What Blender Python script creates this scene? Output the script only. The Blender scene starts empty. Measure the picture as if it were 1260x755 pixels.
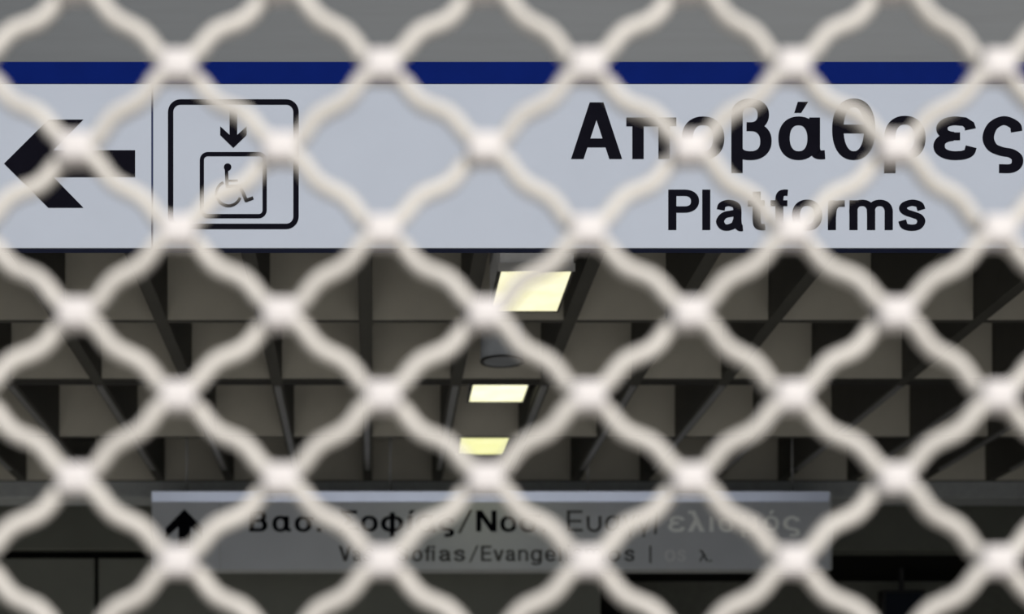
import bpy, bmesh, math, random
import numpy as np
random.seed(7)
sc = bpy.context.scene
COL = sc.collection

# ------------------------------------------------------------------ camera
F = 2000.0                      # focal length in pixels of the 1260 px frame
VX, VY = 458.0, 1000.0          # where the level optical axis meets the (shifted) frame
EYE = 1.6
cam = bpy.data.cameras.new('camera')
cam.sensor_fit = 'HORIZONTAL'
cam.sensor_width = 36.0
cam.lens = F / 1260.0 * 36.0
cam.shift_x = (630.0 - VX) / 1260.0
cam.shift_y = (VY - 377.5) / 1260.0
cam.clip_start = 0.05
cam.dof.use_dof = True
cam.dof.focus_distance = 2.6
cam.dof.aperture_fstop = 57.14 / 11.5
cam_o = bpy.data.objects.new('camera', cam)
cam_o.location = (0, 0, EYE)
cam_o.rotation_euler = (math.pi / 2, 0, 0)
COL.objects.link(cam_o)
sc.camera = cam_o

# ------------------------------------------------------------------ light
world = bpy.data.worlds.new('sky')
sc.world = world
world.use_nodes = True
bg = world.node_tree.nodes['Background']
bg.inputs['Color'].default_value = (0.80, 0.90, 1.0, 1)
bg.inputs['Strength'].default_value = 0.45
sun = bpy.data.lights.new('sun', 'SUN')
sun.energy = 3.9
sun.angle = math.radians(9)
sun.color = (1.0, 0.95, 0.88)
sun_o = bpy.data.objects.new('sun', sun)
# shines into the entrance from behind the camera, from high up
sun_o.rotation_euler = (math.radians(57), 0, math.radians(18))
COL.objects.link(sun_o)

sc.view_settings.view_transform = 'Standard'
sc.view_settings.look = 'None'
sc.view_settings.gamma = 1.0
sc.view_settings.use_curve_mapping = False
sc.view_settings.exposure = 0.68


def at(px, py, D):
    """point at distance D along the level axis, for a pixel of the 1260x755 frame"""
    return ((px - VX) / F * D, D, EYE + (VY - py) / F * D)


# ------------------------------------------------------------------ materials
def lin(c):
    return tuple((v / 12.92 if v <= 0.04045 else ((v + 0.055) / 1.055) ** 2.4) for v in [q / 255.0 for q in c])


def mat(name, col, rough=0.6, metal=0.0, var=0.08, scale=30.0, bump=0.0, spec=0.5, stretch=(1, 1, 1)):
    m = bpy.data.materials.new(name)
    m.use_nodes = True
    nt = m.node_tree
    b = nt.nodes['Principled BSDF']
    b.inputs['Roughness'].default_value = rough
    b.inputs['Metallic'].default_value = metal
    b.inputs['Specular IOR Level'].default_value = spec
    tc = nt.nodes.new('ShaderNodeTexCoord')
    mp = nt.nodes.new('ShaderNodeMapping')
    mp.inputs['Scale'].default_value = stretch
    nz = nt.nodes.new('ShaderNodeTexNoise')
    nz.inputs['Scale'].default_value = scale
    nz.inputs['Detail'].default_value = 6
    rp = nt.nodes.new('ShaderNodeValToRGB')
    lo = [max(0, c * (1 - var)) for c in col]
    hi = [min(1, c * (1 + var)) for c in col]
    rp.color_ramp.elements[0].position = 0.3
    rp.color_ramp.elements[1].position = 0.7
    rp.color_ramp.elements[0].color = (*lo, 1)
    rp.color_ramp.elements[1].color = (*hi, 1)
    nt.links.new(tc.outputs['Object'], mp.inputs['Vector'])
    nt.links.new(mp.outputs['Vector'], nz.inputs['Vector'])
    nt.links.new(nz.outputs['Fac'], rp.inputs['Fac'])
    nt.links.new(rp.outputs['Color'], b.inputs['Base Color'])
    if bump:
        bp = nt.nodes.new('ShaderNodeBump')
        bp.inputs['Strength'].default_value = bump
        bp.inputs['Distance'].default_value = 0.002
        nt.links.new(nz.outputs['Fac'], bp.inputs['Height'])
        nt.links.new(bp.outputs['Normal'], b.inputs['Normal'])
    return m


def glow(name, col, strength):
    """lit diffuser of a lamp, a little uneven over its face"""
    m = bpy.data.materials.new(name)
    m.use_nodes = True
    nt = m.node_tree
    b = nt.nodes['Principled BSDF']
    b.inputs['Base Color'].default_value = (0.7, 0.7, 0.6, 1)
    tc = nt.nodes.new('ShaderNodeTexCoord')
    nz = nt.nodes.new('ShaderNodeTexNoise')
    nz.inputs['Scale'].default_value = 14
    nz.inputs['Detail'].default_value = 5
    rp = nt.nodes.new('ShaderNodeValToRGB')
    rp.color_ramp.elements[0].position = 0.35
    rp.color_ramp.elements[1].position = 0.65
    rp.color_ramp.elements[0].color = (col[0] * .9, col[1] * .9, col[2] * .75, 1)
    rp.color_ramp.elements[1].color = (*col, 1)
    nt.links.new(tc.outputs['Object'], nz.inputs['Vector'])
    nt.links.new(nz.outputs['Fac'], rp.inputs['Fac'])
    nt.links.new(rp.outputs['Color'], b.inputs['Emission Color'])
    b.inputs['Emission Strength'].default_value = strength
    return m


M = {
    'grille': mat('pale_painted_steel', (0.355, 0.337, 0.317), 0.6, 0.0, 0.05, 60),
    'joint_metal': mat('lighter_zinc_joint', (0.368, 0.349, 0.350), 0.6, 0.0, 0.04, 60),
    'grille_frame': mat('grey_steel_frame', (0.35, 0.35, 0.36), 0.5, 0.3),
    'white': mat('white_sign_enamel', (0.219, 0.243, 0.291), 0.7, 0, 0.02, 8, spec=0.1),
    'blue': mat('blue_vinyl', (0.0009, 0.0055, 0.060), 0.8, 0, 0.06, 20, spec=0.02),
    'black': mat('black_vinyl', (0.0028, 0.0028, 0.005), 0.9, 0, 0.1, 40, spec=0.01),
    'sign_edge': mat('dark_blue_sign_edge', (0.012, 0.017, 0.05), 0.7, spec=0.1),
    'fascia': mat('grey_fascia_paint', (0.038, 0.0435, 0.050), 0.7, 0, 0.06, 6, stretch=(1, 1, 12)),
    'rib': mat('dark_bronze_rib', (0.034, 0.034, 0.031), 0.75, 0, 0.1, 12),
    'panel': mat('grey_brown_coffer_panel', (0.435, 0.424, 0.378), 0.7, 0, 0.08, 7),
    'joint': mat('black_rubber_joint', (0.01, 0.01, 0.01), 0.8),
    'strip': mat('dull_metal_strip', (0.17, 0.175, 0.185), 0.45, 0.2),
    'slab': mat('dark_ceiling_slab', (0.05, 0.05, 0.05), 0.8),
    'beam': mat('dark_blue_grey_beam', (0.30, 0.325, 0.345), 0.6),
    'wall': mat('dark_green_grey_wall', (0.098, 0.106, 0.094), 0.6, 0, 0.08, 5),
    'wall_low': mat('green_grey_wall_panel', (0.128, 0.138, 0.124), 0.6, 0, 0.08, 5),
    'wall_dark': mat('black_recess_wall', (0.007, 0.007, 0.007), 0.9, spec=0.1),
    'recess': mat('grey_recess_wall', (0.13, 0.138, 0.122), 0.8),
    'side_wall': mat('dim_side_wall', (0.16, 0.16, 0.15), 0.8, 0, 0.08, 3),
    'floor': mat('grey_granite_floor', (0.62, 0.60, 0.56), 0.6, 0, 0.12, 60),
    'paving': mat('pale_paving', (0.58, 0.55, 0.51), 0.85, 0, 0.12, 5),
    'stone': mat('entrance_stone', (0.45, 0.43, 0.40), 0.8, 0, 0.1, 8),
    'sign_grey': mat('grey_sign_face', (0.475, 0.515, 0.585), 0.5, 0, 0.04, 6),
    'sign_top': mat('pale_blue_metal_strip', (0.60, 0.67, 0.85), 0.35, 1.0, 0.03, 9),
    'white_vinyl': mat('white_vinyl', (0.90, 0.95, 1.0), 0.4, 0, 0.02, 30),
    'faded': mat('faded_vinyl', (0.62, 0.65, 0.70), 0.5, 0, 0.06, 30),
    'grey_vinyl': mat('worn_grey_vinyl', (0.055, 0.058, 0.064), 0.5, 0, 0.06, 30),
    'housing': mat('light_grey_housing', (0.78, 0.81, 0.87), 0.4),
    'dark_rim': mat('dark_lamp_rim', (0.04, 0.04, 0.038), 0.5),
    'sign_body': mat('grey_sign_body', (0.36, 0.385, 0.41), 0.5),
    'chrome': mat('bright_rim', (0.80, 0.81, 0.83), 0.3, 1.0),
    'speaker': mat('blue_grey_can', (0.48, 0.53, 0.61), 0.5),
    'speaker_face': mat('dark_speaker_face', (0.15, 0.165, 0.19), 0.6),
    'speaker_rim': mat('dark_can_rim', (0.02, 0.02, 0.022), 0.5),
    'rod': mat('grey_rod', (0.30, 0.31, 0.33), 0.4, 0.3),
    'lamp_pale': glow('warm_diffuser', (1.0, 0.96, 0.68), 0.58),
    'lamp_bright': glow('bright_diffuser', (1.0, 0.985, 0.70), 0.70),
    'lamp_yellow': glow('yellow_diffuser', (0.96, 0.96, 0.46), 0.57),
    'display': mat('dark_blue_display', (0.010, 0.014, 0.024), 0.25),
    'screen': mat('black_screen_case', (0.012, 0.012, 0.014), 0.4),
}


# ------------------------------------------------------------------ object helpers
def link(name, me, m=None, parent=None):
    if m is not None and not me.materials:
        me.materials.append(m)
    o = bpy.data.objects.new(name, me)
    COL.objects.link(o)
    if parent is not None:
        o.parent = parent
    return o


def from_bm(name, bm, m, parent=None, smooth=False):
    bmesh.ops.recalc_face_normals(bm, faces=bm.faces)
    me = bpy.data.meshes.new(name)
    bm.to_mesh(me)
    bm.free()
    if smooth:
        me.polygons.foreach_set('use_smooth', [True] * len(me.polygons))
    return link(name, me, m, parent)


def add_box(bm, lo, hi, bevel=0.0):
    r = bmesh.ops.create_cube(bm, size=1.0)
    vs = r['verts']
    for v in vs:
        for i in range(3):
            v.co[i] = lo[i] + (v.co[i] + 0.5) * (hi[i] - lo[i])
    if bevel:
        es = list({e for v in vs for e in v.link_edges})
        bmesh.ops.bevel(bm, geom=es, offset=bevel, segments=2, affect='EDGES', profile=0.5)


def box(name, lo, hi, m, parent=None, bevel=0.0):
    bm = bmesh.new()
    add_box(bm, lo, hi, bevel)
    return from_bm(name, bm, m, parent)


def thing(name, label, cat, loc, group=None):
    o = bpy.data.objects.new(name, None)
    o.empty_display_size = 0.1
    o.location = loc
    COL.objects.link(o)
    o['label'] = label
    o['category'] = cat
    if group:
        o['group'] = group
    return o


def structure(o, label=None):
    o['kind'] = 'structure'
    if label:
        o['label'] = label
    return o


def keep(child, parent):
    """parent without moving (parents only carry a translation)"""
    child.parent = parent
    off = parent.location if parent.parent is None else parent.location + parent.parent.location
    child.location = child.location - off
    return child


def cyl(bm, p0, p1, r, n=12, r1=None):
    p0 = np.array(p0, float); p1 = np.array(p1, float)
    d = p1 - p0; d /= np.linalg.norm(d)
    a = np.cross(d, (0, 0, 1) if abs(d[2]) < .9 else (1, 0, 0)); a /= np.linalg.norm(a)
    b = np.cross(d, a)
    r1 = r if r1 is None else r1
    A = []; B = []
    for i in range(n):
        t = 2 * math.pi * i / n
        q = math.cos(t) * a + math.sin(t) * b
        A.append(bm.verts.new(p0 + q * r)); B.append(bm.verts.new(p1 + q * r1))
    for i in range(n):
        bm.faces.new((A[i], A[(i + 1) % n], B[(i + 1) % n], B[i]))
    bm.faces.new(A); bm.faces.new(B)


# ------------------------------------------------------------------ structure
ZC = EYE + 1.25                       # underside of the ceiling ribs
PITCH = 126 * 4.125 / F               # spacing of the ribs
RT = 0.13 * PITCH                     # thickness of a rib
ROWS = [2.98, 3.55, 4.125, 4.68, 5.40, 6.11]
SLAB = ZC + 0.32
XL, XR = -3.6, 4.8
OX0, OX1, OZ = -1.9, 2.7, 5.2
YB = 8.2

structure(box('floor', (XL - .1, 0.7, -0.1), (XR + .1, YB, 0.0), M['floor']))
structure(box('floor_outside', (-9, -12, -0.1), (9, 0.7, -0.005), M['paving']), None)
structure(box('wall_left', (XL - 0.15, 0.86, 0.0), (XL, YB, OZ + .4), M['side_wall']))
structure(box('wall_right', (XR, 0.86, 0.0), (XR + 0.15, YB, OZ + .4), M['side_wall']))

# entrance wall round the grille opening
GX0, GX1, GZ = -1.8, 2.6, 3.05          # the grille stands in the middle of the opening
wf = bpy.data.objects.new('wall_front', None); COL.objects.link(wf); structure(wf)
box('pier', (XL - .15, 0.62, 0.0), (OX0, 0.86, OZ + .4), M['stone'], wf)
box('pier', (OX1, 0.62, 0.0), (XR + .15, 0.86, OZ + .4), M['stone'], wf)
box('lintel', (OX0, 0.62, OZ), (OX1, 0.86, OZ + .4), M['stone'], wf)

# bulkhead that carries the first sign
blk = structure(box('wall_bulkhead', (XL, 2.612, EYE + 1.0), (XR, 2.86, OZ), M['fascia']))

# coffered ceiling
structure(box('ceiling', (XL, 0.86, OZ), (XR, 2.86, OZ + .15), M['side_wall']))
ceil = structure(box('ceiling', (XL, 2.86, SLAB), (XR, YB, SLAB + .15), M['slab']))
rib_me = None
K0, K1 = -13, 18
YE = 6.13
for k in range(K0, K1 + 1):
    x1 = k * PITCH
    if rib_me is None:
        bm = bmesh.new()
        add_box(bm, (-RT, 2.86, ZC), (0, YE, SLAB), 0.0015)
        r = from_bm('rib', bm, M['rib'], ceil); rib_me = r.data
        bm = bmesh.new()
        add_box(bm, (-RT * .78, 4.75, ZC - 0.006), (-RT * .22, 5.90, ZC), 0.001)
        s = from_bm('metal_strip', bm, M['strip'], r); strip_me = s.data  # strip added under the rib; its paler tone paints light on the underside
        r.location.x = x1
    else:
        r = link('rib', rib_me, None, ceil); r.location.x = x1
        s = link('metal_strip', strip_me, None, r)
pan_me = None
for D in ROWS:
    for k in range(K0, K1):
        if pan_me is None:
            bm = bmesh.new()
            add_box(bm, (0, 0, ZC), (PITCH - RT, 0.022, SLAB), 0.0012)
            p = from_bm('coffer_panel', bm, M['panel'], ceil); pan_me = p.data
            pan_me.materials.append(M['rib'])          # the underside takes the dark rib material
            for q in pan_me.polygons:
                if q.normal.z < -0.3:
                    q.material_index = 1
        else:
            p = link('coffer_panel', pan_me, None, ceil)
        p.location = (k * PITCH, D, 0)
# black strip painting in the shade behind the row at the second lamp
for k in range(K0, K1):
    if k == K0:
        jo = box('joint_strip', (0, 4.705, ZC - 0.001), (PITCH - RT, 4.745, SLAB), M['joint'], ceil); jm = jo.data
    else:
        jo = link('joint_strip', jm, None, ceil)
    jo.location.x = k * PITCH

structure(box('trim_1', (XL, 6.135, EYE + 388 * 6.135 / F), (XR, 6.30, SLAB), M['beam'], None, 0.004))

# back wall
wb = bpy.data.objects.new('wall_back', None); COL.objects.link(wb); structure(wb)
BW = 6.5
zl = EYE + 324 * BW / F
xo = (742 - VX) / F * BW
box('lintel_panel', (XL, BW, zl), (XR, BW + .15, SLAB), M['wall'], wb, 0.004)
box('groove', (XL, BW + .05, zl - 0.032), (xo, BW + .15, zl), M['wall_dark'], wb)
seam = (118 - VX) / F * BW
edges = [XL, seam - 1.97, seam, xo]
for a, b in zip(edges[:-1], edges[1:]):
    box('wall_panel', (a + .008, BW + .01, 0.0), (b - .008, BW + .06, zl - 0.032), M['wall_low'], wb, 0.003)
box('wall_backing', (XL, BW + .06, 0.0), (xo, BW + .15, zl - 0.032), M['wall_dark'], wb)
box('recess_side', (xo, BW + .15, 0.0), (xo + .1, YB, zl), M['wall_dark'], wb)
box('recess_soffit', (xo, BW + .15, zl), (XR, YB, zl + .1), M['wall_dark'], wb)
box('recess_wall', (xo + .1, 7.39, 0.0), (XR, 7.5, zl), M['recess'], wb)


# ------------------------------------------------------------------ lettering
WX, WY = 0.20, 0.155


def crom(pts, n=8, closed=False):
    P = [np.array(p, float) for p in pts]
    out = []
    N = len(P)
    rng = range(N if closed else N - 1)
    for i in rng:
        if closed:
            p0, p1, p2, p3 = P[i - 1], P[i], P[(i + 1) % N], P[(i + 2) % N]
        else:
            p1, p2 = P[i], P[i + 1]
            p0 = P[i - 1] if i > 0 else 2 * p1 - p2
            p3 = P[i + 2] if i + 2 < N else 2 * p2 - p1
        for j in range(n):
            t = j / n
            out.append(0.5 * ((2 * p1) + (-p0 + p2) * t + (2 * p0 - 5 * p1 + 4 * p2 - p3) * t * t + (-p0 + 3 * p1 - 3 * p2 + p3) * t ** 3))
    if not closed:
        out.append(P[-1])
    return out


def ell(cx, cy, rx, ry, a0=0, a1=360, n=28, e=2.25):
    out = []
    for i in range(n + 1):
        a = math.radians(a0 + (a1 - a0) * i / n)
        c, s = math.cos(a), math.sin(a)
        out.append((cx + rx * math.copysign(abs(c) ** (2 / e), c), cy + ry * math.copysign(abs(s) ** (2 / e), s)))
    return out


class Pen:
    """collects flat polygons and ribbons drawn with an oval pen"""
    def __init__(s, wx=WX, wy=WY):
        s.h, s.v, s.f, s.V, s.L = wx / 2, wy / 2, [], [], []

    def lay(s):
        # each stroke lies a hair in front of the one before it
        n = (max(s.L) + 1) if s.L else 0
        s.L += [n] * (len(s.V) - len(s.L))

    def poly(s, pts):
        b = len(s.V); s.V += [tuple(p) for p in pts]; s.f.append(list(range(b, b + len(pts)))); s.lay()

    def rect(s, x0, y0, x1, y1):
        s.poly([(x0, y0), (x1, y0), (x1, y1), (x0, y1)])

    def slant(s, xb, yb, xt, yt, w):
        s.poly([(xb, yb), (xb + w, yb), (xt + w, yt), (xt, yt)])

    def rib(s, pts, closed=False, h=None, v=None):
        h = s.h if h is None else h; v = s.v if v is None else v
        P = [np.array(p, float) for p in pts]
        if closed and np.linalg.norm(P[0] - P[-1]) < 1e-6:
            P = P[:-1]
        N = len(P); b = len(s.V)
        for i in range(N):
            if closed:
                d = P[(i + 1) % N] - P[i - 1]
            else:
                d = P[min(i + 1, N - 1)] - P[max(i - 1, 0)]
            d = d / (np.linalg.norm(d) + 1e-12)
            n = np.array((-d[1], d[0])) * (h, v)
            s.V.append(tuple(P[i] + n)); s.V.append(tuple(P[i] - n))
        for i in range(N if closed else N - 1):
            j = (i + 1) % N
            s.f.append([b + 2 * i, b + 2 * i + 1, b + 2 * j + 1, b + 2 * j])
        s.lay()


def bowl(p, x0, y0, x1, y1):
    p.rib(ell((x0 + x1) / 2, (y0 + y1) / 2, (x1 - x0) / 2 - p.h, (y1 - y0) / 2 - p.v, 0, 360, 40), True)


def accent(p, x):
    p.poly([(x, .817), (x + .123, .817), (x + .245, 1.01), (x + .061, 1.01)])


def glyph(c, wx=WX, wy=WY):
    p = Pen(wx, wy); h, v = p.h, p.v
    if c in 'ΑA':
        k = wx * 1.12
        p.slant(0, 0, .33, 1, k); p.slant(.905 - k, 0, .575 - k, 1, k); p.rect(.2, .206, .7, .206 + wy); w = .905
    elif c == 'π':
        p.rect(0, .733 - wy, .885, .733); p.rect(.107, 0, .107 + wx, .7); p.rect(.77 - wx, 0, .77, .7); w = .885
    elif c in 'οo':
        bowl(p, 0, -.02, .756, .752); w = .756
    elif c == 'ό':
        bowl(p, 0, -.02, .756, .752); accent(p, .3); w = .756
    elif c == 'β':
        t = 1.069 - v; m = .572; b = -.02 + v
        pts = [(h, -.25), (h, .2), (h, .60)] + ell(.334, .78, .334 - h, t - .78, 180, 90, 12)
        pts += ell(.334, (t + m) / 2, .668 - h - .334, (t - m) / 2, 90, -90, 18)[1:]
        p.rib(pts)
        p.rect(.27, m - v, .36, m + v)
        p.rib(ell(.34, (m + b) / 2, .714 - h - .34, (m - b) / 2, 90, -90, 20) + ell(.34, .2, .34 - h, .2 - b, -90, -180, 10)[1:])
        w = .714
    elif c in 'αά':
        bowl(p, 0, -.02, .715, .752)
        p.rect(.737 - wx * .95, .28, .737, .733)
        p.rib(crom([(.737 - h * .95, .30), (.645, .17), (.68, .092), (.74, .072), (.824, .075)], 6), h=h * .95)
        if c == 'ά':
            accent(p, .282)
        w = .824
    elif c == 'θ':
        bowl(p, 0, -.02, .763, 1.07); p.rect(.1, .454, .66, .607); w = .763
    elif c == 'ρ':
        bowl(p, 0, -.02, .733, .763); p.rect(0, -.25, wx, .38); w = .733
    elif c == 'ε':
        t = .752 - v; m = .40; b = -.02 + v
        up = ell(.40, (t + m) / 2, .36 - h - .01, (t - m) / 2, 90, 262, 18)
        p.rib([(.655, .525), (.635, .60), (.55, .66)] + up)
        p.rib(ell(.40, (m + b) / 2, .40 - h, (m - b) / 2, 98, 266, 20) + crom([(.40, b), (.53, b + .012), (.63, .115), (.668, .215)], 6))
        p.rect(.26, m - .068, .47, m + .068); w = .763
    elif c == 'ς':
        p.rib(crom([(.60, .485), (.565, .60), (.375, .68), (.18, .585), (.10, .38), (.17, .21), (.33, .135), (.50, .10), (.605, .02), (.60, -.10), (.50, -.168), (.29, -.172)], 6)); w = .72
    elif c == 'P':
        p.rect(0, 0, wx, 1)
        p.rib([(wx * .5, 1 - v), (.38, 1 - v)] + ell(.40, .715, .765 - h - .40, .285 - v, 90, -90, 18) + [(.38, .43 + v), (wx * .5, .43 + v)])
        w = .765
    elif c == 'l':
        p.rect(0, 0, wx, 1); w = wx
    elif c == 'i':
        p.rect(0, 0, wx, .735); p.rect(0, .83, wx, 1); w = wx
    elif c == 'ι':
        p.rect(0, 0, wx, .735); w = wx
    elif c == 'ί':
        p.rect(0, 0, wx, .735); accent(p, .02); w = wx + .05
    elif c == 'a':
        p.rib(crom([(.115, .50), (.155, .62), (.32, .67), (.49, .61), (.53, .48), (.53, .25), (.55, .11), (.60, .05), (.665, .05)], 6))
        p.rib(crom([(.53, .43), (.38, .405), (.20, .36), (.10, .22), (.17, .085), (.30, .062), (.46, .13), (.53, .27)], 6)); w = .685
    elif c == 't':
        p.rib(crom([(.22, .95), (.22, .6), (.22, .25), (.25, .11), (.34, .072), (.43, .075)], 6)); p.rect(0, .735 - wy * .95, .42, .735); w = .43
    elif c == 'f':
        p.rib(crom([(.22, 0), (.22, .4), (.22, .76), (.255, .89), (.34, .925), (.43, .92)], 6)); p.rect(0, .735 - wy * .95, .42, .735); w = .43
    elif c == 'r':
        p.rect(0, 0, wx, .735); p.rib(crom([(h, .30), (.13, .53), (.24, .645), (.42, .655)], 6)); w = .42
    elif c == 'm':
        p.rect(0, 0, wx, .735)
        for a in (0, .4375):
            p.rib([(a + h, .40)] + ell(a + .315, .44, .4375 / 2 + .005, .75 - v - .44, 170, 0, 16) + [(a + .4375 + h, .2), (a + .4375 + h, 0)])
        w = 1.075
    elif c == 'n':
        p.rect(0, 0, wx, .735)
        p.rib([(h, .40)] + ell(.35, .43, .35 - h, .75 - v - .43, 170, 0, 18) + [(.70 - h, .2), (.70 - h, 0)]); w = .70
    elif c in 'sS':
        pts = [(.58, .50), (.52, .63), (.34, .675), (.16, .615), (.125, .52), (.20, .44), (.36, .385), (.52, .32), (.575, .21), (.50, .09), (.33, .056), (.16, .10), (.10, .235)]
        if c == 'S':
            pts = [(x * 1.1, (y - .056) / (.675 - .056) * (1 - 2 * v + .03) + v - .015) for x, y in pts]
        p.rib(crom(pts, 5)); w = .68 if c == 's' else .75
    elif c in 'ΒB':
        p.rect(0, 0, wx, 1)
        p.rib([(h, 1 - v), (.42, 1 - v)] + ell(.43, (1.52) / 2 - v / 2, .70 - h - .43, (1 - v - .52) / 2, 90, -90, 14) + [(h, .52)])
        p.rib([(h, .52), (.44, .52)] + ell(.45, (.52 + v) / 2, .75 - h - .45, (.52 - v) / 2, 90, -90, 14) + [(h, v)]); w = .75
    elif c == 'σ':
        bowl(p, 0, -.02, .74, .74); p.rect(.36, .735 - wy, .86, .735); w = .86
    elif c == '.':
        p.rect(0, 0, wx, wx); w = wx
    elif c == 'Σ':
        p.rect(.02, 1 - wy, .74, 1); p.rect(0, 0, .76, wy)
        p.slant(0, wy * .8, .36 - wx * .3, .52, wx * 1.15); p.slant(.36 - wx * .3, .50, .02, 1 - wy * .8, wx * 1.15); w = .76
    elif c == 'φ':
        bowl(p, 0, -.02, .92, .752); p.rect(.46 - h, -.25, .46 + h, .90); w = .92
    elif c == '/':
        p.slant(0, -.08, .36, 1.03, wx * .62); w = .45
    elif c == '|':
        p.rect(0, -.12, wx * .6, 1.0); w = wx * .6
    elif c in 'ΝN':
        p.rect(0, 0, wx, 1); p.rect(.80 - wx, 0, .80, 1); p.slant(.80 - wx * 1.15, 0, 0, 1, wx * 1.15); w = .80
    elif c in 'ΕE':
        p.rect(0, 0, wx, 1); p.rect(0, 1 - wy, .68, 1); p.rect(0, 0, .70, wy); p.rect(0, .44, .64, .44 + wy); w = .70
    elif c in 'υu':
        p.rib([(h, .735), (h, .4)] + ell(.36, .33, .36 - h, .33 + .02 - v, 180, 360, 18) + [(.72 - h, .4), (.72 - h, .735)]); w = .72
    elif c == 'γ':
        p.slant(.36 - h, -.02, 0, .735, wx * 1.05); p.slant(.36 - h * .9, -.02, .72 - wx * 1.05, .735, wx * 1.05); p.rect(.36 - h, -.25, .36 + h, .1); w = .72
    elif c == 'λ':
        p.slant(.74 - wx * 1.1, 0, .10, 1.0, wx * 1.1); p.slant(0, 0, .30, .62, wx * 1.1); p.rect(0.02, 1 - wy, .2, 1); w = .76
    elif c == 'μ':
        p.rect(0, -.25, wx, .735); p.rib([(h, .3)] + ell(.33, .28, .33 - h, .28 + .02 - v, 180, 360, 16) + [(.66 - h, .735)]); p.rect(.66 - wx, 0, .66, .735); w = .70
    elif c == 'V':
        k = wx * 1.1
        p.slant(.42 - h, 0, 0, 1, k); p.slant(.42 - h, 0, .86 - k, 1, k); w = .86
    elif c == 'v':
        k = wx * 1.05
        p.slant(.33 - h, 0, 0, .735, k); p.slant(.33 - h, 0, .68 - k, .735, k); w = .68
    elif c == 'g':
        bowl(p, 0, -.02, .70, .752); p.rect(.70 - wx, 0, .70, .735)
        p.rib(crom([(.70 - h, .1), (.59, -.06), (.50, -.165), (.34, -.19), (.16, -.165), (.09, -.08)], 5)); w = .70
    elif c == 'e':
        p.rib(ell(.36, .366, .36 - h, .386 - v, 8, 330, 30)); p.rect(.1, .30, .68, .30 + wy * .9); w = .72
    else:
        w = .4
    return p, w


GC = {}


def pen_mesh(name, p, sx, sz, m):
    me = bpy.data.meshes.new(name)
    fs = []
    for f in p.f:
        q = [p.V[i] for i in f]
        area = sum(q[i][0] * q[(i + 1) % len(q)][1] - q[(i + 1) % len(q)][0] * q[i][1] for i in range(len(q)))
        fs.append(f if area > 0 else f[::-1])     # every face looks to the reader (-Y)
    me.from_pydata([(a * sx, -0.00006 * n, b * sz) for (a, b), n in zip(p.V, p.L)], [], fs)
    me.materials.append(m)
    return me


def letter(c, x0, x1, base, cap, D, m, parent, wx=WX, wy=WY, key=''):
    """one letter whose outline fills x0..x1 (frame pixels at the sign's distance D)"""
    kk = (c, round(wx, 3), round(wy, 3), D, round(cap, 1), round(x1 - x0, 1), m.name)
    p, w = glyph(c, wx, wy)
    if kk not in GC:
        s = D / F
        GC[kk] = pen_mesh('letter', p, (x1 - x0) / w * s, cap * s, m)
    o = bpy.data.objects.new('letter', GC[kk])
    COL.objects.link(o)
    X, Y, Z = at(x0, base, D)
    o.location = (X, Y, Z)
    keep(o, parent)
    return o


def mark(name, p, D, m, parent):
    """flat print given by frame-pixel outlines, put on the plane of the sign"""
    me = bpy.data.meshes.new(name)
    V = [at(a, b, D - 0.00006 * n) for (a, b), n in zip(p.V, p.L)]
    fs = []
    for f in p.f:
        q = [(V[i][0], V[i][2]) for i in f]
        area = sum(q[i][0] * q[(i + 1) % len(q)][1] - q[(i + 1) % len(q)][0] * q[i][1] for i in range(len(q)))
        fs.append(f if area > 0 else f[::-1])
    c = np.mean(np.array(V), axis=0)
    me.from_pydata([tuple(np.array(q) - c) for q in V], [], fs)
    me.materials.append(m)
    o = bpy.data.objects.new(name, me); COL.objects.link(o)
    o.location = tuple(c)
    keep(o, parent)
    return o


def ring(x0, y0, x1, y1, r, t):
    """rounded frame as quads, outer size x0..x1, y0..y1"""
    p = Pen(1, 1)
    def loop(a0, b0, a1, b1, rr):
        out = []
        for cx, cy, s in ((a1 - rr, b0 + rr, -90), (a1 - rr, b1 - rr, 0), (a0 + rr, b1 - rr, 90), (a0 + rr, b0 + rr, 180)):
            for i in range(9):
                a = math.radians(s + 90 * i / 8)
                out.append((cx + rr * math.cos(a), cy + rr * math.sin(a)))
        return out
    A = loop(x0, y0, x1, y1, r); B = loop(x0 + t, y0 + t, x1 - t, y1 - t, max(r - t, 1))
    n = len(A); p.V = A + B; p.L = [0] * (2 * n)
    p.f = [[i, (i + 1) % n, n + (i + 1) % n, n + i] for i in range(n)]
    return p


# ------------------------------------------------------------------ first sign
D1 = 2.59
s1 = thing('platform_sign', 'long white sign with blue top stripe reading Platforms, hung on the grey bulkhead', 'sign', at(630, 305, D1 + .01))


def sbox(name, x0, y0, x1, y1, D, depth, m, parent, bevel=0.0):
    """box whose front face lies at distance D and spans frame pixels; it reaches back by depth"""
    a = at(x0, y1, D); b = at(x1, y0, D)
    c = ((a[0] + b[0]) / 2, D + depth / 2, (a[2] + b[2]) / 2)
    hx, hz = (b[0] - a[0]) / 2, (b[2] - a[2]) / 2
    bm = bmesh.new()
    add_box(bm, (-hx, -depth / 2, -hz), (hx, depth / 2, hz), bevel)
    o = from_bm(name, bm, m)
    o.location = c
    return keep(o, parent)


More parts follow.
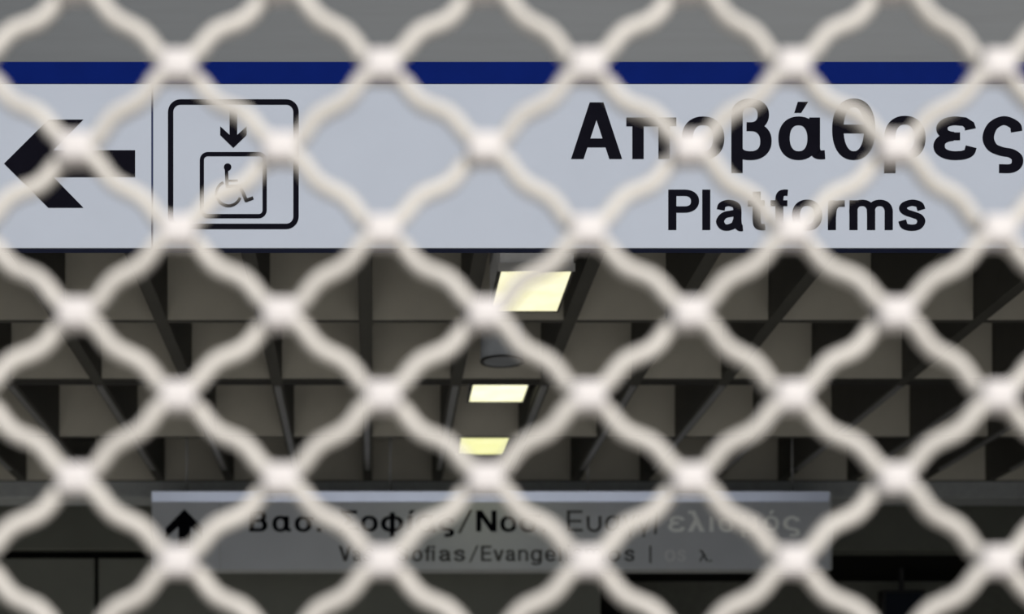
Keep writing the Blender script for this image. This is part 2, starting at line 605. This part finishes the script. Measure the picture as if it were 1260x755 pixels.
SX0, SX1 = -420, 1560
body = sbox('sign_box', SX0, 76, SX1, 306.2, D1 + .004, .018, M['sign_edge'], s1)
sbox('blue_stripe', SX0, 76, SX1, 102.4, D1 + .001, .003, M['blue'], s1)
pl = sbox('face_panel', SX0, 103.2, 186.0, 305.0, D1, .004, M['white'], s1, 0.0006)
pr = sbox('face_panel', 188.3, 103.2, SX1, 305.0, D1, .004, M['white'], s1, 0.0006)
DP = D1 - .0006
p = Pen()
p.poly([(5, 201), (59.5, 147), (102.6, 147), (65.7, 184.7), (65.7, 217.6), (102.6, 255.3), (59.5, 255.3)])
p.rect(48, 184.7, 166.3, 217.6)
# split the arrowhead into convex pieces
p = Pen()
p.poly([(5, 201), (59.5, 147), (102.6, 147), (65.7, 184.7), (49.5, 201)])
p.poly([(5, 201), (49.5, 201), (65.7, 217.6), (102.6, 255.3), (59.5, 255.3)])
p.rect(48, 184.7, 166.3, 217.6)
mark('arrow', p, DP, M['black'], pl)
mark('pictogram_frame', ring(206.7, 122, 367.6, 281.6, 15.5, 6.6), DP, M['black'], pr)
mark('pictogram_frame', ring(245.8, 186.8, 328.3, 268.3, 10, 5.2), DP, M['black'], pr)
p = Pen()
p.rect(282.5, 134, 291.9, 172)
p.poly([(271, 155.3), (287.2, 170), (287.2, 181.7), (271, 166)])
p.poly([(303.5, 155.3), (303.5, 166), (287.2, 181.7), (287.2, 170)])
mark('down_arrow', p, DP, M['black'], pr)
p = Pen()
p.poly([(280.1 + 4.6 * math.cos(a), 205.4 + 4.6 * math.sin(a)) for a in [2 * math.pi * i / 20 for i in range(20)]])
p.rib([(278.6, 207), (279.0, 216), (279.6, 230)], h=2.0, v=2.0)
p.rib([(279, 222.2), (292.6, 221.9)], h=1.3, v=1.3)
p.rib([(277.8, 229.2), (287, 229.0), (295.2, 228.8)], h=2, v=2)
p.rib([(294.4, 227.2), (299, 237), (303.6, 247.6)], h=2.1, v=2.1)
p.rib([(302.2, 246.6), (311.6, 243.2)], h=2, v=2)
p.rib([(281.3 + 15 * math.cos(math.radians(a)), 237.8 + 15 * math.sin(math.radians(a))) for a in range(20, 246, 9)], h=1.7, v=1.7)
mark('wheelchair_figure', p, DP, M['black'], pr)

cap = 69.4; base = 195.3
o1 = lambda z: 690 + z / 3.776
o2 = lambda z: 960 + z / 3.773
for c, a, b in [('Α', o1(48), o1(285)), ('π', o1(305), o1(537)), ('ο', o1(562), o1(760)), ('β', o1(793), o1(980)),
                ('ά', o2(-8), o2(208)), ('θ', o2(242), o2(442)), ('ρ', o2(483), o2(675)), ('ε', o2(712), o2(912)), ('ς', o2(940), o2(1130))]:
    letter(c, a, b, base, cap, DP, M['black'], pr)
cap = 49.6; base = 282.7
for c, a, b in [('P', o1(500), o1(643)), ('l', o1(658), o1(695)), ('a', o1(722), o1(850)), ('t', o1(870), o1(950)), ('f', o1(975), o1(1055)),
                ('o', o2(55), o2(195)), ('r', o2(222), o2(300)), ('m', o2(322), o2(523)), ('s', o2(548), o2(675))]:
    letter(c, a, b, base, cap, DP, M['black'], pr)

# ------------------------------------------------------------------ second sign
D2 = 5.85
s2 = thing('hanging_sign', 'grey direction sign with pale top strip and up arrow, hung on thin rods far back', 'sign', at(605, 700, D2 + .05))
sbox('sign_box', 186.5, 604.5, 1024, 700.5, D2 + .004, .09, M['sign_body'], s2)
bm = bmesh.new()           # metal cover strip, its face leaning out at the top
x0, _, z1 = at(187, 604.8, D2); x1, _, z0 = at(1020.5, 617, D2)
prof = [(D2 - .0005, z0), (D2 - .0078, z1), (D2 + .006, z1), (D2 + .006, z0)]
e = [[bm.verts.new((x - (x0 + x1) / 2, y - D2, z - z0)) for y, z in prof] for x in (x0, x1)]
bm.faces.new(e[0]); bm.faces.new(e[1])
for i in range(4):
    bm.faces.new((e[0][i], e[0][(i + 1) % 4], e[1][(i + 1) % 4], e[1][i]))
o = from_bm('top_strip', bm, M['sign_top']); o.location = ((x0 + x1) / 2, D2, z0); keep(o, s2)
q1 = sbox('face_panel', 187, 617.5, 270, 700, D2 + .001, .004, M['sign_grey'], s2)
q2 = sbox('face_panel', 271, 617.5, 1021, 700, D2 + .001, .004, M['sign_grey'], s2)
bm = bmesh.new()
for px in (229.8, 480.3, 723.5, 975):
    a = at(px, 604.5, D2 + .05)
    bm = bmesh.new()
    cyl(bm, (0, 0, 0), (0, 0, SLAB - a[2]), 0.0042, 8)
    o = from_bm('suspension_rod', bm, M['rod'], None, True)
    o.location = a
    keep(o, s2)
DQ = D2 - .0005
p = Pen()
p.poly([(203.5, 650), (227, 626), (227, 641), (203.5, 662)])
p.poly([(250.5, 650), (250.5, 662), (227, 641), (227, 626)])
p.rect(219.5, 634, 234.5, 676)
mark('up_arrow', p, DQ, M['black'], q1)
cap, base = 26.0, 653.7


def line(items, base, cap, m, wx, wy):
    for c, a, b in items:
        letter(c, a, b, base, cap, DQ, m, q2, wx, wy)


line([('Β', 306.5, 329), ('α', 335, 358), ('σ', 362.5, 387), ('.', 390, 395.5), ('Σ', 418, 440), ('ο', 443.5, 465), ('φ', 468.5, 497), ('ί', 502, 510),
      ('α', 513, 536), ('ς', 539, 559), ('Ν', 586, 611), ('ο', 615.5, 636), ('σ', 639.5, 664), ('.', 668, 673)], base, cap, M['black'], .20, .155)
line([('/', 563, 581)], base, cap, M['grey_vinyl'], .16, .12)
line([('Ε', 697.5, 717), ('υ', 722, 740), ('α', 745, 765), ('γ', 767, 783), ('γ', 784, 800), ('|', 805, 808)], base, cap, M['grey_vinyl'], .14, .12)
line([('ε', 822, 843), ('λ', 846, 868), ('ι', 873, 878), ('σ', 884, 907), ('μ', 912, 932), ('ό', 938, 959), ('ς', 963, 985)], base, cap, M['white_vinyl'], .20, .155)
cap, base = 19.0, 690.0
line([('V', 416.5, 433), ('a', 434.5, 446), ('s', 448, 459.5), ('.', 462, 466), ('S', 487, 502), ('o', 506.5, 520), ('f', 522, 530), ('i', 531.5, 535),
      ('a', 540, 555), ('s', 558, 572.5)], base, cap, M['grey_vinyl'], .19, .15)
line([('/', 577, 589)], base, cap, M['grey_vinyl'], .14, .12)
line([('E', 592, 605), ('v', 607, 620), ('a', 622, 634.5), ('n', 637.5, 650), ('g', 653, 667), ('e', 670.5, 684.5), ('l', 688.5, 692), ('i', 696.5, 700),
      ('s', 703.5, 716), ('m', 720, 742), ('o', 747, 763), ('s', 768, 781)], base, cap, M['grey_vinyl'], .18, .14)
line([('|', 799, 801.5)], base, cap, M['grey_vinyl'], .14, .12)
line([('o', 818, 831), ('s', 833, 844)], base, cap, M['faded'], .17, .13)
line([('λ', 860, 872), ('.', 873, 876)], base + .5, 14, M['grey_vinyl'], .14, .12)

# ------------------------------------------------------------------ ceiling lamps


def lamp(x, w, y0, y1, m, label, ZL=1.27, rim='dark_rim'):
    t = thing('ceiling_light', label, 'light', ((x, (y0 + y1) / 2, EYE + ZL)), 'square downlights in the coffers')
    hw, hl = w / 2, (y1 - y0) / 2
    b = box('housing', (-hw - .004, -hl - .005, 0.012), (hw + .004, hl + .004, SLAB - EYE - ZL), M['housing'], t, 0.003)
    bm = bmesh.new()
    for lo, hi in (((-hw - .005, hl, 0), (hw + .005, hl + .004, .014)), ((-hw - .005, -hl, 0), (-hw, hl, .014)), ((hw, -hl, 0), (hw + .005, hl, .014))):
        add_box(bm, lo, hi)
    from_bm('rim', bm, M['dark_rim'], t)
    bm = bmesh.new()                                       # sloped metal lip along the near edge
    prof = [(-hl, 0), (-hl - .004, 0), (-hl - .0075, .016), (-hl, .016)]
    e = [[bm.verts.new((x_, y_, z_)) for y_, z_ in prof] for x_ in (-hw - .007, hw + .007)]
    bm.faces.new(e[0]); bm.faces.new(e[1])
    for i in range(4):
        bm.faces.new((e[0][i], e[0][(i + 1) % 4], e[1][(i + 1) % 4], e[1][i]))
    from_bm('front_rim', bm, M[rim], t)
    bm = bmesh.new()
    add_box(bm, (-hw, -hl, 0.003), (hw, hl, .012))
    from_bm('diffuser', bm, m, t)
    return t


lw = 0.164
ZN = 1.17
lamp((652.5 - VX) / F * ZN * F / 641, 83.5 * ZN / 641, ZN * F / 666, ZN * F / 616, M['lamp_pale'], 'square downlight with pale grey front face, nearest and topmost of the three lit lamps', ZN, 'chrome')
lamp((609 - VX) / F * 5.03 + .002, lw, 4.76, 5.03, M['lamp_bright'], 'brightest square downlight, middle of the three, behind the grey can')
lamp((590 - VX) / F * 5.77 + .002, lw, 5.46, 5.77, M['lamp_yellow'], 'smallest yellowish square downlight, lowest of the three above the far sign')

# grey can hanging in front of the middle lamp
ca = at(618, 446, 4.5)
sp = thing('ceiling_speaker', 'round blue-grey can with dark rim hanging between the first two downlights', 'speaker', ca)
bm = bmesh.new(); cyl(bm, (0, 0, .004), (0, 0, SLAB - ca[2]), .060, 28); from_bm('can', bm, M['speaker'], sp, False)
bm = bmesh.new(); cyl(bm, (0, 0, .003), (0, 0, .0045), .0525, 28); from_bm('bottom_grille', bm, M['speaker_face'], sp, False)  # can colour darkened here to cancel floor light on the underside
bm = bmesh.new()
ra, rb = 0.052, 0.0615
ringv = [[bm.verts.new((r_ * math.cos(2 * math.pi * i / 32), r_ * math.sin(2 * math.pi * i / 32), z_)) for i in range(32)] for r_, z_ in ((ra, .005), (ra, .002), (rb, .002), (rb, .005))]
for a_ in range(4):
    for i in range(32):
        bm.faces.new((ringv[a_][i], ringv[a_][(i + 1) % 32], ringv[(a_ + 1) % 4][(i + 1) % 32], ringv[(a_ + 1) % 4][i]))
from_bm('rim', bm, M['speaker_rim'], sp, False)

# dark screen box hanging in the recess at the far right
DM = 6.95
mx0, _, mz1 = at(1086, 725, DM); mx1, _, mz0 = at(1139, 776, DM)
mc = ((mx0 + mx1) / 2, DM, mz0)
mo = thing('hanging_screen', 'small black screen box hanging in the dark recess at far lower right', 'screen', mc)
mh = mz1 - mz0; mw = (mx1 - mx0) / 2
box('case', (-mw, 0, 0), (mw, .07, mh), M['screen'], mo, 0.004)
box('display', (-mw + .014, -.002, .014), (mw - .014, 0, mh - .014), M['display'], mo)
bm = bmesh.new(); cyl(bm, (0, .035, mh), (0, .035, zl - mz0), .012, 10); from_bm('pole', bm, M['screen'], mo)

# ------------------------------------------------------------------ security grille
DG = 0.70
GS = DG / F
NX0, NZ0 = at(345.5, 0, DG)[0], at(0, 387, DG)[2]     # a crossing of the mesh
HX, HZ = 125.6 * GS, 101.3 * GS                       # half a diamond
R = 0.0037
g = thing('security_grille', 'closed pale wavy-wire security grille across the entrance, blurred in front', 'grille', ((GX0 + GX1) / 2, DG, 0))
gx0, gx1, gz0, gz1 = GX0 + .03, GX1 - .03, 0.06, GZ - .02
NS = 10
sides = 7


def wave(t):
    f = t - math.floor(t)
    w = 1.0 - 0.62 * abs(2 * f - 1) ** 3
    return math.sin(4 * math.pi * f) * w


def wire(fam, n):
    """one crimped wire; fam +1 rises to the right, -1 falls to the right; it passes crossings (i, fam*i + n)"""
    pts = []
    i0 = int(math.floor((gx0 - NX0) / HX)) - 1
    i1 = int(math.ceil((gx1 - NX0) / HX)) + 1
    L = math.hypot(HX, HZ)
    nrm = (-fam * HZ / L, HX / L)                     # in-plane normal, upwards
    A = 4.6 * GS
    for s in range(i0 * NS, i1 * NS + 1):
        t = s / NS
        x = NX0 + t * HX
        z = NZ0 + (fam * t + n) * HZ
        o = A * wave(t) * (1 if fam < 0 else -1)
        y = R * 0.75 * math.cos(math.pi * t) * fam
        X = x + nrm[0] * o; Z = z + nrm[1] * o
        if gx0 <= X <= gx1 and gz0 <= Z <= gz1:
            pts.append((X, y, Z))
    if len(pts) < 3:
        return
    P = np.array(pts)
    T = np.gradient(P, axis=0); T /= np.linalg.norm(T, axis=1)[:, None]
    B = np.tile((0, 1.0, 0), (len(P), 1)); B -= T * (B * T).sum(1)[:, None]; B /= np.linalg.norm(B, axis=1)[:, None]
    C = np.cross(T, B)
    ang = np.arange(sides) * 2 * math.pi / sides
    V = P[:, None, :] + R * (np.cos(ang)[None, :, None] * B[:, None, :] + np.sin(ang)[None, :, None] * C[:, None, :])
    V = V.reshape(-1, 3) - np.array((g.location.x, 0, 0))
    N = len(P)
    i = np.arange(N - 1)[:, None] * sides; j = np.arange(sides)[None, :]; k = (j + 1) % sides
    Q = np.stack([i + j, i + k, i + sides + k, i + sides + j], -1).reshape(-1, 4)
    me = bpy.data.meshes.new('wire')
    me.vertices.add(len(V)); me.vertices.foreach_set('co', V.ravel())
    me.loops.add(Q.size); me.loops.foreach_set('vertex_index', Q.ravel().astype(np.int32))
    me.polygons.add(len(Q)); me.polygons.foreach_set('loop_start', np.arange(len(Q), dtype=np.int32) * 4)
    me.polygons.foreach_set('use_smooth', np.ones(len(Q), dtype=bool))
    me.update(calc_edges=True)
    me.validate()
    link('wire', me, M['grille'], g)


imin, imax = int((gx0 - NX0) / HX) - 2, int((gx1 - NX0) / HX) + 2
kmin, kmax = int((gz0 - NZ0) / HZ) - 1, int((gz1 - NZ0) / HZ) + 1
# crossings are at (i, k) with i + k even
for n in range(kmin - imax, kmax - imin + 1):
    if n % 2 == 0:
        wire(1, n)
for n in range(kmin + imin, kmax + imax + 1):
    if n % 2 == 0:
        wire(-1, n)

nodes = []
for i in range(imin, imax + 1):
    for k in range(kmin, kmax + 1):
        if (i + k) % 2 == 0:
            x, z = NX0 + i * HX, NZ0 + k * HZ
            if gx0 + .01 < x < gx1 - .01 and gz0 + .01 < z < gz1 - .01:
                nodes.append((x, z))
cx, cz = at(630, 377, DG)[0], at(630, 377, DG)[2]
nodes.sort(key=lambda q: (q[0] - cx) ** 2 + (q[1] - cz) ** 2)


def boss(bm, x, z):
    a, b = 0.0077, 0.0064
    add_box(bm, (x - a, -0.0067, z - b), (x + a, 0.0067, z + b), 0.0030)


bm = bmesh.new(); boss(bm, 0, 0)
jm = from_bm('crimped_joint', bm, M['joint_metal'], g).data
first = True
for x, z in nodes[:300]:
    if first:
        o = bpy.data.objects['crimped_joint']; first = False
    else:
        o = link('crimped_joint', jm, None, g)
    o.location = (x - g.location.x, 0, z)
tv = np.array([v.co[:] for v in jm.vertices]); tf = [tuple(q.vertices) for q in jm.polygons]
V = []; Fs = []
for x, z in nodes[300:]:
    b = len(V)
    V += [tuple(q) for q in (tv + (x - g.location.x, 0, z))]
    Fs += [tuple(b + i for i in f) for f in tf]
me = bpy.data.meshes.new('crimped_joint'); me.from_pydata(V, [], Fs)
o = link('far_joints', me, M['joint_metal'], g); o['kind'] = 'stuff'
gw = (GX1 - GX0) / 2
box('side_rail', (-gw, -.03, 0), (-gw + .045, .03, GZ), M['grille_frame'], g, 0.003)
box('side_rail', (gw - .045, -.03, 0), (gw, .03, GZ), M['grille_frame'], g, 0.003)
box('bottom_bar', (-gw + .045, -.02, 0), (gw - .045, .02, .07), M['grille_frame'], g, 0.003)
box('top_bar', (-gw + .045, -.02, GZ - .06), (gw - .045, .02, GZ), M['grille_frame'], g, 0.003)
